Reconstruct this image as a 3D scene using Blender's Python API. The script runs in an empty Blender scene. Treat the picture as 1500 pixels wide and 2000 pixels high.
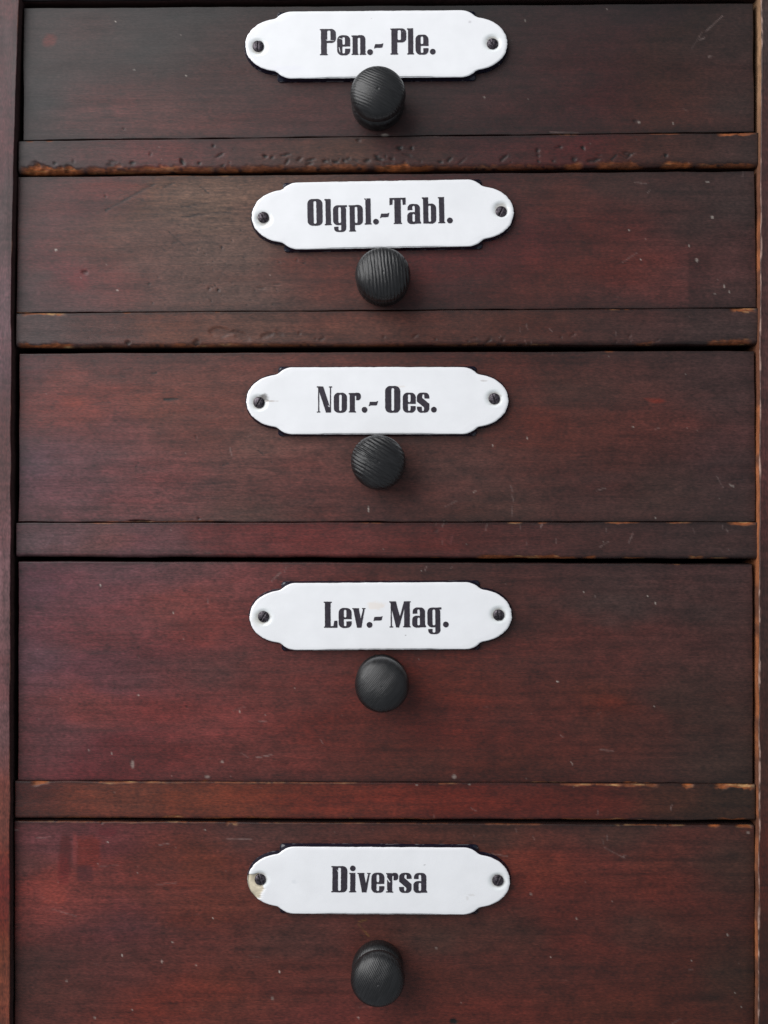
import bpy, math
import numpy as np

# ------------------------------------------------------------------ camera, world, lamps
SC = bpy.context.scene
COL = SC.collection
D = 0.45                       # distance from the lens to the plane of the rails
U = 0.28 / 1500.0              # metres per unit of the drawing grid used below (1500 x 2000 over the front)

cam_d = bpy.data.cameras.new('camera')
cam_d.sensor_fit = 'HORIZONTAL'
cam_d.sensor_width = 36.0
cam_d.lens = 36.0 * D / 0.28
cam_d.clip_start = 0.01
cam_d.clip_end = 50.0
cam = bpy.data.objects.new('camera', cam_d)
cam.location = (0, -D, 0)
cam.rotation_euler = (math.radians(90), 0, 0)
COL.objects.link(cam)
SC.camera = cam

world = bpy.data.worlds.new('World')
SC.world = world
world.use_nodes = True
wb = world.node_tree.nodes['Background']
wb.inputs['Color'].default_value = (0.86, 0.92, 1.0, 1)
wb.inputs['Strength'].default_value = 0.37

def area(name, loc, target, sx, sy, power, color):
    l = bpy.data.lights.new(name, 'AREA')
    l.shape = 'RECTANGLE'; l.size = sx; l.size_y = sy
    l.energy = power; l.color = color
    o = bpy.data.objects.new(name, l)
    o.location = loc
    from mathutils import Vector
    d = Vector(target) - Vector(loc)
    o.rotation_euler = d.to_track_quat('-Z', 'Y').to_euler()
    COL.objects.link(o)
    return o
area('window_light', (-0.80, -0.72, 0.62), (0, 0, 0.0), 1.35, 1.35, 27.5, (1.0, 0.99, 0.985))

SC.view_settings.view_transform = 'Standard'
SC.view_settings.look = 'None'
SC.view_settings.exposure = 0
SC.view_settings.gamma = 1
SC.view_settings.use_curve_mapping = False
SC.render.resolution_x = 768
SC.render.resolution_y = 1024

# ------------------------------------------------------------------ helpers
def wx(px, y=0.0):
    return (np.asarray(px, float) - 750.0) * U * (D + y) / D
def wz(py, y=0.0):
    return (1000.0 - np.asarray(py, float)) * U * (D + y) / D

def lin(c):
    c = np.asarray(c, float) / 255.0
    return np.where(c <= 0.04045, c / 12.92, ((c + 0.055) / 1.055) ** 2.4)

def _h(ix, iy, s):
    h = (ix.astype(np.int64) * 374761393 + iy.astype(np.int64) * 668265263 + s * 1442695041) & 0xffffffff
    h = ((h ^ (h >> 13)) * 1274126177) & 0xffffffff
    h = (h ^ (h >> 16)) & 0xffffff
    return h / float(0xffffff)
def vn(x, y, s=0):
    ix = np.floor(x); iy = np.floor(y)
    fx = x - ix; fy = y - iy
    fx = fx * fx * (3 - 2 * fx); fy = fy * fy * (3 - 2 * fy)
    a = _h(ix, iy, s); b = _h(ix + 1, iy, s); c = _h(ix, iy + 1, s); d = _h(ix + 1, iy + 1, s)
    return (a * (1 - fx) + b * fx) * (1 - fy) + (c * (1 - fx) + d * fx) * fy
def fbm(x, y, s=0, o=4, g=0.5):
    t = 0; a = 1; n = 0
    for k in range(o):
        t = t + a * vn(x * 2 ** k + 17.3 * k, y * 2 ** k + 9.1 * k, s + k * 7); n += a; a *= g
    return t / n
def ss(a, b, x):
    t = np.clip((x - a) / (b - a), 0, 1)
    return t * t * (3 - 2 * t)

def wloc(o):
    p = np.zeros(3)
    while o is not None:
        p += np.array(o.location); o = o.parent
    return p

def mesh_object(name, verts, quads, mats, parent=None, colors=None, tris=None, mat_idx=None, smooth=True):
    """verts in world space; quads (n,4) int array, tris (m,3)"""
    verts = np.asarray(verts, float)
    if parent is not None:
        verts = verts - wloc(parent)
    me = bpy.data.meshes.new(name)
    loops = []; starts = []
    nq = 0 if quads is None else len(quads)
    nt = 0 if tris is None else len(tris)
    li = []
    if nq: li.append(np.asarray(quads, np.int32).ravel())
    if nt: li.append(np.asarray(tris, np.int32).ravel())
    li = np.concatenate(li)
    st = np.concatenate([np.arange(nq) * 4, nq * 4 + np.arange(nt) * 3]).astype(np.int32)
    me.vertices.add(len(verts)); me.vertices.foreach_set('co', verts.astype(np.float32).ravel())
    me.loops.add(len(li)); me.loops.foreach_set('vertex_index', li)
    me.polygons.add(nq + nt); me.polygons.foreach_set('loop_start', st)
    me.update(calc_edges=True); me.validate()
    if colors is not None:
        ca = me.color_attributes.new('finish', 'FLOAT_COLOR', 'POINT')
        ca.data.foreach_set('color', np.asarray(colors, np.float32).ravel())
    me.polygons.foreach_set('use_smooth', np.full(len(me.polygons), smooth))
    for m in (mats if isinstance(mats, (list, tuple)) else [mats]): me.materials.append(m)
    if mat_idx is not None: me.polygons.foreach_set('material_index', np.asarray(mat_idx, np.int32))
    o = bpy.data.objects.new(name, me)
    COL.objects.link(o)
    if parent is not None: o.parent = parent
    return o

def thing(name, label, cat, loc, group=None):
    o = bpy.data.objects.new(name, None)
    o.empty_display_size = 0.02
    o.location = loc
    o['label'] = label; o['category'] = cat
    if group: o['group'] = group
    COL.objects.link(o)
    return o

# ------------------------------------------------------------------ materials
def new_mat(name):
    m = bpy.data.materials.new(name); m.use_nodes = True
    nt = m.node_tree
    return m, nt, nt.nodes, nt.links, nt.nodes['Principled BSDF']
def inp(n, nt, typ, **kw):
    x = nt.nodes.new(typ)
    for k, v in kw.items(): setattr(x, k, v)
    return x

def wood_material(name, vertical=False, rough=0.46, spec=0.40):
    m, nt, N, L, B = new_mat(name)
    att = N.new('ShaderNodeVertexColor'); att.layer_name = 'finish'
    tc = N.new('ShaderNodeTexCoord')
    mp = N.new('ShaderNodeMapping')
    mp.inputs['Scale'].default_value = (1, 1, 0.06) if vertical else (0.06, 1, 1)
    L.new(tc.outputs['Object'], mp.inputs['Vector'])
    g = N.new('ShaderNodeTexNoise'); g.inputs['Scale'].default_value = 1500; g.inputs['Detail'].default_value = 4
    L.new(mp.outputs['Vector'], g.inputs['Vector'])
    mp2 = N.new('ShaderNodeMapping')
    mp2.inputs['Scale'].default_value = (1, 1, 0.25) if vertical else (0.25, 1, 1)
    L.new(tc.outputs['Object'], mp2.inputs['Vector'])
    f = N.new('ShaderNodeTexNoise'); f.inputs['Scale'].default_value = 2600; f.inputs['Detail'].default_value = 3
    L.new(mp2.outputs['Vector'], f.inputs['Vector'])
    # multiply grain into colour
    mr = N.new('ShaderNodeMapRange'); mr.inputs['From Min'].default_value = 0.3; mr.inputs['From Max'].default_value = 0.7
    mr.inputs['To Min'].default_value = 0.88; mr.inputs['To Max'].default_value = 1.12
    L.new(g.outputs['Fac'], mr.inputs['Value'])
    mr2 = N.new('ShaderNodeMapRange'); mr2.inputs['From Min'].default_value = 0.3; mr2.inputs['From Max'].default_value = 0.7
    mr2.inputs['To Min'].default_value = 0.64; mr2.inputs['To Max'].default_value = 1.36
    L.new(f.outputs['Fac'], mr2.inputs['Value'])
    mu = N.new('ShaderNodeMath'); mu.operation = 'MULTIPLY'
    L.new(mr.outputs[0], mu.inputs[0]); L.new(mr2.outputs[0], mu.inputs[1])
    vm = N.new('ShaderNodeVectorMath'); vm.operation = 'SCALE'
    L.new(att.outputs['Color'], vm.inputs[0]); L.new(mu.outputs[0], vm.inputs['Scale'])
    L.new(vm.outputs[0], B.inputs['Base Color'])
    # roughness: varnish / bare wood (alpha)
    rn = N.new('ShaderNodeTexNoise'); rn.inputs['Scale'].default_value = 60; rn.inputs['Detail'].default_value = 5
    L.new(mp2.outputs['Vector'], rn.inputs['Vector'])
    rr = N.new('ShaderNodeMapRange'); rr.inputs['From Min'].default_value = 0.3; rr.inputs['From Max'].default_value = 0.7
    rr.inputs['To Min'].default_value = rough - 0.05; rr.inputs['To Max'].default_value = rough + 0.09
    L.new(rn.outputs['Fac'], rr.inputs['Value'])
    ra = N.new('ShaderNodeMath'); ra.operation = 'MULTIPLY_ADD'; ra.inputs[1].default_value = 0.35
    L.new(att.outputs['Alpha'], ra.inputs[0]); L.new(rr.outputs[0], ra.inputs[2])
    L.new(ra.outputs[0], B.inputs['Roughness'])
    B.inputs['Specular IOR Level'].default_value = spec
    # bump
    hs = N.new('ShaderNodeMath'); hs.operation = 'ADD'
    L.new(g.outputs['Fac'], hs.inputs[0]); L.new(f.outputs['Fac'], hs.inputs[1])
    bp = N.new('ShaderNodeBump'); bp.inputs['Strength'].default_value = 0.28; bp.inputs['Distance'].default_value = 0.0001
    L.new(hs.outputs[0], bp.inputs['Height']); L.new(bp.outputs[0], B.inputs['Normal'])
    return m
M_WOOD = wood_material('stained_wood')
M_WOODV = wood_material('stained_wood_upright', vertical=True)

def enamel_material():
    m, nt, N, L, B = new_mat('enamel')
    att = N.new('ShaderNodeVertexColor'); att.layer_name = 'finish'
    tc = N.new('ShaderNodeTexCoord')
    n = N.new('ShaderNodeTexNoise'); n.inputs['Scale'].default_value = 120; n.inputs['Detail'].default_value = 4
    L.new(tc.outputs['Object'], n.inputs['Vector'])
    mr = N.new('ShaderNodeMapRange'); mr.inputs['From Min'].default_value = 0.3; mr.inputs['From Max'].default_value = 0.7
    mr.inputs['To Min'].default_value = 0.97; mr.inputs['To Max'].default_value = 1.02
    L.new(n.outputs['Fac'], mr.inputs['Value'])
    vm = N.new('ShaderNodeVectorMath'); vm.operation = 'SCALE'
    L.new(att.outputs['Color'], vm.inputs[0]); L.new(mr.outputs[0], vm.inputs['Scale'])
    L.new(vm.outputs[0], B.inputs['Base Color'])
    B.inputs['Roughness'].default_value = 0.22
    ra = N.new('ShaderNodeMath'); ra.operation = 'MULTIPLY_ADD'; ra.inputs[1].default_value = 0.5; ra.inputs[2].default_value = 0.2
    L.new(att.outputs['Alpha'], ra.inputs[0]); L.new(ra.outputs[0], B.inputs['Roughness'])
    bp = N.new('ShaderNodeBump'); bp.inputs['Strength'].default_value = 0.2; bp.inputs['Distance'].default_value = 0.0004
    L.new(n.outputs['Fac'], bp.inputs['Height']); L.new(bp.outputs[0], B.inputs['Normal'])
    return m
M_ENAMEL = enamel_material()

def ink_material():
    m, nt, N, L, B = new_mat('baked_lettering')
    tc = N.new('ShaderNodeTexCoord')
    n = N.new('ShaderNodeTexNoise'); n.inputs['Scale'].default_value = 900; n.inputs['Detail'].default_value = 3
    L.new(tc.outputs['Object'], n.inputs['Vector'])
    cr = N.new('ShaderNodeValToRGB')
    cr.color_ramp.elements[0].position = 0.3; cr.color_ramp.elements[0].color = (0.018, 0.014, 0.020, 1)
    cr.color_ramp.elements[1].position = 0.75; cr.color_ramp.elements[1].color = (0.038, 0.031, 0.044, 1)
    L.new(n.outputs['Fac'], cr.inputs['Fac']); L.new(cr.outputs['Color'], B.inputs['Base Color'])
    B.inputs['Roughness'].default_value = 0.30
    B.inputs['Specular IOR Level'].default_value = 0.5
    return m
M_INK = ink_material()

def knob_material(name, angle, freq, strength, sharp=0.6, streak=0.0):
    """black turned wood; raised growth rings run across the head at 'angle'"""
    m, nt, N, L, B = new_mat(name)
    tc = N.new('ShaderNodeTexCoord')
    mp = N.new('ShaderNodeMapping'); mp.inputs['Rotation'].default_value = (0, math.radians(angle), 0)
    L.new(tc.outputs['Object'], mp.inputs['Vector'])
    w = N.new('ShaderNodeTexWave'); w.wave_type = 'BANDS'; w.bands_direction = 'X'
    w.inputs['Scale'].default_value = freq; w.inputs['Distortion'].default_value = 2.6
    w.inputs['Detail'].default_value = 3; w.inputs['Detail Scale'].default_value = 0.5
    L.new(mp.outputs['Vector'], w.inputs['Vector'])
    mp2 = N.new('ShaderNodeMapping')
    mp2.inputs['Scale'].default_value = (1, 0.3, 0.12)
    L.new(mp.outputs['Vector'], mp2.inputs['Vector'])
    n = N.new('ShaderNodeTexNoise'); n.inputs['Scale'].default_value = 1800; n.inputs['Detail'].default_value = 4
    L.new(mp2.outputs['Vector'], n.inputs['Vector'])
    ad = N.new('ShaderNodeMath'); ad.operation = 'MULTIPLY_ADD'; ad.inputs[1].default_value = 1.3
    L.new(n.outputs['Fac'], ad.inputs[0]); mo = N.new('ShaderNodeTexNoise'); mo.inputs['Scale'].default_value = 150; mo.inputs['Detail'].default_value = 3
    L.new(mp2.outputs['Vector'], mo.inputs['Vector'])
    mm = N.new('ShaderNodeMapRange'); mm.inputs['From Min'].default_value = 0.38; mm.inputs['From Max'].default_value = 0.62
    mm.inputs['To Min'].default_value = 0.1; mm.inputs['To Max'].default_value = 1.1
    L.new(mo.outputs['Fac'], mm.inputs['Value'])
    mw = N.new('ShaderNodeMath'); mw.operation = 'MULTIPLY'
    L.new(w.outputs['Fac'], mw.inputs[0]); L.new(mm.outputs[0], mw.inputs[1])
    L.new(mw.outputs[0], ad.inputs[2])
    bp = N.new('ShaderNodeBump'); bp.inputs['Strength'].default_value = strength; bp.inputs['Distance'].default_value = 0.0004
    L.new(ad.outputs[0], bp.inputs['Height']); L.new(bp.outputs[0], B.inputs['Normal'])
    cr = N.new('ShaderNodeValToRGB')
    cr.color_ramp.elements[0].position = 0.35; cr.color_ramp.elements[0].color = (0.0035, 0.0035, 0.004, 1)
    cr.color_ramp.elements[1].position = 0.75; cr.color_ramp.elements[1].color = (0.014, 0.014, 0.015, 1)
    L.new(n.outputs['Fac'], cr.inputs['Fac']); L.new(cr.outputs['Color'], B.inputs['Base Color'])
    B.inputs['Roughness'].default_value = 0.38
    B.inputs['Specular IOR Level'].default_value = 0.5
    return m

def screw_material():
    m, nt, N, L, B = new_mat('dull_screw_steel')
    tc = N.new('ShaderNodeTexCoord')
    n = N.new('ShaderNodeTexNoise'); n.inputs['Scale'].default_value = 1400; n.inputs['Detail'].default_value = 4
    L.new(tc.outputs['Object'], n.inputs['Vector'])
    cr = N.new('ShaderNodeValToRGB')
    cr.color_ramp.elements[0].position = 0.35; cr.color_ramp.elements[0].color = (0.015, 0.012, 0.015, 1)
    cr.color_ramp.elements[1].position = 0.7; cr.color_ramp.elements[1].color = (0.11, 0.095, 0.11, 1)
    L.new(n.outputs['Fac'], cr.inputs['Fac']); L.new(cr.outputs['Color'], B.inputs['Base Color'])
    B.inputs['Metallic'].default_value = 0.7; B.inputs['Roughness'].default_value = 0.42
    bp = N.new('ShaderNodeBump'); bp.inputs['Strength'].default_value = 0.4; bp.inputs['Distance'].default_value = 0.0001
    L.new(n.outputs['Fac'], bp.inputs['Height']); L.new(bp.outputs[0], B.inputs['Normal'])
    return m
M_SCREW = screw_material()

# ------------------------------------------------------------------ the finish of the wood
# (x, y, sRGB) : colour seen at places of each board, wood with light and shade in it
SEEN_COL = {
'drawer1': [(60,60,84,66,66),(60,200,76,68,70),(150,60,90,66,62),(200,120,84,66,62),(300,100,72,60,58),(200,200,106,72,66),
    (350,220,100,76,68),(450,150,84,64,60),(600,220,84,62,60),(800,220,68,52,50),(1000,60,62,48,48),(1100,120,64,48,47),(1200,180,66,44,42),
    (1350,200,70,44,42),(1430,60,54,44,46),(1430,200,54,44,44),(1300,100,58,46,47),(850,12,48,40,42),(300,20,66,54,54),(1300,12,46,40,42)],  # dark points at the top edge: shade under the rail above, put into the colour
'rail1': [(60,300,84,80,80),(200,300,92,72,68),(280,285,110,74,70),(450,300,90,70,68),(650,290,90,70,66),(800,290,76,58,58),(1000,290,70,50,50),
    (1150,280,82,42,42),(1300,290,66,48,46),(1450,290,56,46,46)],
'drawer2': [(60,370,88,74,74),(60,560,86,80,84),(120,380,102,72,66),(200,360,110,72,60),(150,450,100,78,76),(150,540,110,70,72),(300,470,98,80,78),
    (400,400,112,94,86),(420,480,108,90,86),(450,560,96,80,78),(640,520,92,60,60),(850,520,86,50,48),(1000,500,82,46,44),(1100,380,84,50,48),
    (1200,520,86,46,44),(1310,520,98,50,46),(1310,560,92,48,46),(1350,520,58,44,48),(1350,450,56,46,48),(1430,400,52,46,48),(1300,400,58,46,48),
    (1200,360,60,48,50),(1050,350,72,52,54),(1100,470,66,44,46),(1200,440,76,44,44),(900,590,66,50,50),(1430,580,58,46,50),(1200,595,62,46,48)],
'rail2': [(60,640,88,82,84),(200,640,94,72,72),(330,635,106,74,68),(500,640,100,76,72),(700,630,98,66,62),(850,640,84,56,54),(1050,640,74,48,46),
    (1200,640,68,48,48),(1400,640,60,48,50)],
'drawer3': [(60,720,86,74,78),(60,900,90,78,86),(200,700,90,72,72),(120,740,118,76,72),(180,800,114,70,66),(300,800,108,72,66),(220,830,100,72,74),
    (150,900,98,74,78),(400,850,98,66,64),(330,950,106,70,72),(550,950,92,62,62),(500,1000,78,68,66),(680,1000,84,56,56),(500,860,96,74,70),
    (860,960,84,58,56),(950,1000,64,52,50),(900,900,76,58,56),(1050,830,86,46,42),(1250,830,84,46,42),(1000,740,84,50,48),(1100,760,64,50,48),
    (1400,740,58,46,46),(1440,900,56,44,46),(1150,950,64,46,46),(1300,960,58,46,44),(1400,1000,54,44,44),(1100,700,62,46,46),(1200,890,72,44,42)],
'rail3': [(60,1050,84,74,78),(130,1060,96,76,80),(200,1060,100,72,70),(320,1070,92,68,80),(430,1045,98,56,62),(600,1060,100,54,54),(850,1060,84,48,52),
    (950,1060,70,48,50),(1200,1060,58,44,44),(1440,1060,54,44,44)],
'drawer4': [(60,1150,84,66,76),(60,1300,88,70,80),(200,1110,96,72,78),(300,1120,92,70,76),(150,1170,102,66,72),(350,1180,114,64,62),(200,1230,102,60,64),
    (400,1230,110,56,56),(250,1310,84,60,72),(400,1310,80,58,68),(180,1370,114,60,60),(330,1380,110,52,54),(420,1400,114,56,58),(100,1430,84,60,66),
    (250,1480,86,44,54),(480,1480,88,50,58),(550,1350,88,50,52),(640,1420,82,42,44),(900,1200,70,48,50),(900,1120,66,50,52),(1000,1200,66,44,46),
    (1200,1190,54,50,56),(1150,1240,74,42,44),(1300,1240,74,44,44),(880,1310,86,42,40),(1000,1300,74,42,42),(920,1360,86,42,40),(1190,1370,82,42,37),
    (1050,1400,74,42,42),(900,1430,82,38,42),(1250,1430,68,40,40),(1400,1200,56,46,46),(1400,1400,52,42,42),(1320,1370,52,42,46),(1430,1500,50,42,44),
    (800,1500,68,42,46),(1050,1500,66,38,38)],
'rail4': [(60,1560,74,50,50),(200,1560,98,56,52),(400,1560,102,52,46),(700,1560,98,44,42),(900,1560,90,38,38),(1150,1570,80,36,38),(1300,1560,60,42,40),(1440,1570,48,40,40)],
'drawer5': [(60,1700,76,58,62),(60,1900,60,46,48),(200,1650,90,50,58),(100,1650,90,58,66),(105,1720,132,56,52),(90,1750,112,54,54),(300,1720,88,48,48),
    (380,1690,96,48,42),(400,1790,96,48,44),(250,1810,74,46,54),(400,1830,82,44,46),(250,1900,76,48,50),(100,1940,70,46,46),(300,1960,94,42,38),(420,1930,94,44,40),
    (550,1920,82,42,42),(550,1840,66,46,48),(850,1830,56,44,50),(640,1980,88,40,42),(500,1630,74,52,56),(980,1680,98,46,42),(1050,1700,98,42,38),(1150,1670,88,42,42),
    (1280,1690,84,42,40),(1270,1730,94,40,38),(1100,1780,80,36,38),(1000,1820,62,44,46),(1250,1820,60,44,46),(1430,1700,50,44,46),(1440,1900,50,42,44),(850,1900,80,40,38),
    (1000,1900,72,38,38),(1150,1850,78,38,38),(1300,1900,66,38,38),(900,1980,90,40,38),(1200,1980,76,40,38),(1300,1780,66,38,40),(950,1630,62,46,46),(1200,1630,56,44,46)],
'stile_left': [(10,20,104,64,64),(10,60,92,60,66),(10,300,96,70,76),(10,400,86,74,74),(10,600,92,78,84),(10,900,86,70,72),(10,1100,96,76,80),(10,1400,88,66,72),
    (10,1600,88,56,56),(10,1750,84,44,42),(10,1900,92,52,46)],
'stile_right': [(1492,60,64,54,62),(1492,250,74,46,52),(1492,500,72,48,52),(1492,700,72,46,56),(1492,1000,76,44,54),(1492,1200,60,42,54),(1492,1500,64,40,46),
    (1492,1700,72,38,38),(1492,1900,60,38,36)],
'rail_top': [(200,-30,56,42,42),(900,-30,50,40,40),(1400,-30,46,38,40)],  # darker colour carries the shadow on this rail
'rail_bottom': [(200,2160,84,46,44),(900,2160,78,42,40),(1400,2160,60,40,40)],
}
HAZE = np.array([0.012, 0.0125, 0.014])

def seen_col(key, X, Y):
    pts = np.array(SEEN_COL[key], float)
    wxx = X + 34 * (fbm(X / 70, Y / 40, 11) - .5) * 2
    wyy = Y + 20 * (fbm(X / 80, Y / 30, 23) - .5) * 2
    num = np.zeros(X.shape + (3,)); den = np.zeros(X.shape); num2 = num.copy(); den2 = den.copy(); wn = 1.0
    for p in pts:
        d2 = ((wxx - p[0]) / 1.0) ** 2 + ((wyy - p[1]) * 2.0) ** 2
        w = 1.0 / (d2 + 38.0 ** 2) ** 1.7
        w2 = 1.0 / (d2 + 190.0 ** 2) ** 1.5 * wn
        num += w[..., None] * lin(p[2:5]); den += w
        num2 += w2[..., None] * lin(p[2:5]); den2 += w2
    C = .58 * num / den[..., None] + .42 * num2 / den2[..., None]
    # varnish is a warm brown: pull every patch a little towards its own warm grey
    lum = C @ np.array([.3, .55, .15])
    C = .86 * C + .14 * lum[..., None] * np.array([1.28, .90, .84])
    C[..., 2] = np.minimum(C[..., 2], C[..., 1] * (1.0 + .12 * ss(700, 1300, Y) * ss(900, 200, X) + .10 * ss(420, 60, X)))
    C = C * np.array([.965, .955, 1.0])
    low = ss(950, 1500, Y)
    C = C * (1 + low[..., None] * np.array([0, .055, .0]))
    C[..., 2] *= (.94 + .06 * ss(500, 60, X)) * (1 - .05 * low)
    return C

UG = [0.93, -0.0752, -0.1977, 0.0179, 0.0901, 0.0738]
UH = [0.0208, -0.0145, -0.0122, 0.0035, 0.0140, 0.0028]
def unlight(C, X, Y):
    """colour seen in the room -> colour of the varnish itself"""
    x = np.clip((X - 750) / 750, -1.05, 1.05); y = np.clip((Y - 1000) / 1000, -1.05, 1.15)
    g = UG[0] + UG[1] * x + UG[2] * y + UG[3] * x * x + UG[4] * x * y + UG[5] * y * y
    h = UH[0] + UH[1] * x + UH[2] * y + UH[3] * x * x + UH[4] * x * y + UH[5] * y * y
    return np.maximum((C - h[..., None] * HAZE / .012) / g[..., None], C * .22)

def seg(X, Y, x0, y0, x1, y1):
    dx, dy = x1 - x0, y1 - y0
    t = np.clip(((X - x0) * dx + (Y - y0) * dy) / (dx * dx + dy * dy + 1e-9), 0, 1)
    return np.hypot(X - x0 - t * dx, Y - y0 - t * dy), t

# hand-noted wear: scratches  (x0,y0,x1,y1,width,alpha,rgb)
LIGHT = (150,130,125); DARKC = (20,14,14); PALE = (200,190,180); BARE = (172,94,44); CREAM = (205,158,104)
SCR = [(206,411,300,360,1.6,.75,DARKC),(262,386,280,392,1.2,.5,DARKC),(318,367,340,357,1.4,.6,DARKC),(392,365,408,378,1.5,.6,DARKC),(355,404,400,398,1.0,.5,DARKC),
    (355,424,400,419,1.1,.6,DARKC),(385,418,450,414,1.0,.5,DARKC),(330,453,362,482,1.3,.5,DARKC),(335,476,352,470,1.0,.4,DARKC),(410,448,440,440,1,.4,DARKC),
    (295,730,305,728,1.6,.6,DARKC),(320,780,346,779,1.8,.65,DARKC),(264,913,270,904,1.2,.6,DARKC),(434,909,446,904,1.2,.5,DARKC),(504,880,512,886,1.0,.5,DARKC),
    (450,876,452,890,1.0,.5,LIGHT),(719,990,720,1000,1.2,.6,PALE),(240,722,260,720,1,.4,DARKC),(180,788,215,786,1,.35,DARKC),(360,830,420,828,1,.35,DARKC),
    (1378,62,1412,30,1.2,.35,LIGHT),(1367,78,1376,74,1.6,.4,LIGHT),(1384,111,1390,110,1.6,.4,LIGHT),(1372,62,1350,96,1.0,.2,LIGHT),
    (1075,258,1130,259,1.0,.4,LIGHT),(1240,357,1262,358,1.0,.3,LIGHT),(1264,377,1270,371,1.0,.3,LIGHT),(1215,513,1245,493,1.2,.25,LIGHT),(1450,345,1452,335,1.6,.3,LIGHT),
    (998,950,1001,958,1.4,.3,LIGHT),(1000,968,1003,980,1.4,.3,LIGHT),(1000,990,1001,1008,1.2,.25,LIGHT),(870,990,892,978,1.4,.3,LIGHT),(925,962,930,958,1,.4,PALE),
    (864,1028,868,1018,1.2,.5,LIGHT),(948,1036,951,1024,1.4,.4,LIGHT),(1056,1030,1060,1020,2.0,.5,LIGHT),(1228,1060,1236,1042,1.6,.3,LIGHT),(880,1062,884,1044,2.4,.35,(130,70,70)),
    (1172,1068,1188,1058,1.0,.3,LIGHT),(1280,838,1288,836,1,.3,LIGHT),(1165,958,1182,953,1.2,.3,LIGHT),(1400,930,1412,952,1.0,.3,LIGHT),(1426,947,1432,950,1.6,.4,PALE),
    (500,1480,532,1474,1.0,.5,LIGHT),(505,1409,522,1408,1.0,.4,LIGHT),(455,1388,480,1380,1.0,.2,LIGHT),(626,1444,630,1452,1.0,.4,LIGHT),(470,1470,486,1480,1,.2,LIGHT),
    (1172,1464,1198,1467,1.6,.35,LIGHT),(1118,1494,1116,1488,1.2,.5,PALE),(1095,1436,1100,1440,1.2,.4,LIGHT),(1310,1582,1312,1572,1.4,.5,LIGHT),(920,1578,930,1584,1.0,.3,LIGHT),
    (442,1638,492,1640,1.0,.45,LIGHT),(310,1650,330,1648,1.0,.5,LIGHT),(305,1728,345,1724,1.2,.25,LIGHT),(80,1752,110,1764,1.0,.3,LIGHT),(100,1775,150,1790,1.0,.25,LIGHT),
    (150,1655,152,1645,1.2,.4,LIGHT),(70,1636,98,1635,1.0,.4,LIGHT),(28,1620,36,1621,1.4,.6,LIGHT),(148,1656,180,1656,1.0,.3,LIGHT),(190,1692,230,1690,1.0,.2,LIGHT),
    (1180,1655,1220,1676,1.0,.25,LIGHT),(1215,1674,1222,1670,1.4,.4,LIGHT),(960,1668,990,1672,1.4,.3,LIGHT),(1310,2000,1330,1990,1.0,.2,LIGHT),(1345,1895,1352,1893,1.0,.3,LIGHT),
    (530,1135,548,1118,1.0,.35,LIGHT),(405,1170,406,1178,1.2,.4,LIGHT),(88,1070,104,1044,1.2,.3,(120,96,104)),(555,1118,560,1106,1,.3,LIGHT),(830,1114,834,1106,1,.4,LIGHT),
    (700,1805,720,1828,2.2,.28,(150,110,50)),(702,1800,716,1796,1.6,.4,(150,110,50)),(700,1968,740,1962,2.2,.15,LIGHT),(880,1110,884,1106,1.2,.4,LIGHT)]
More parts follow.
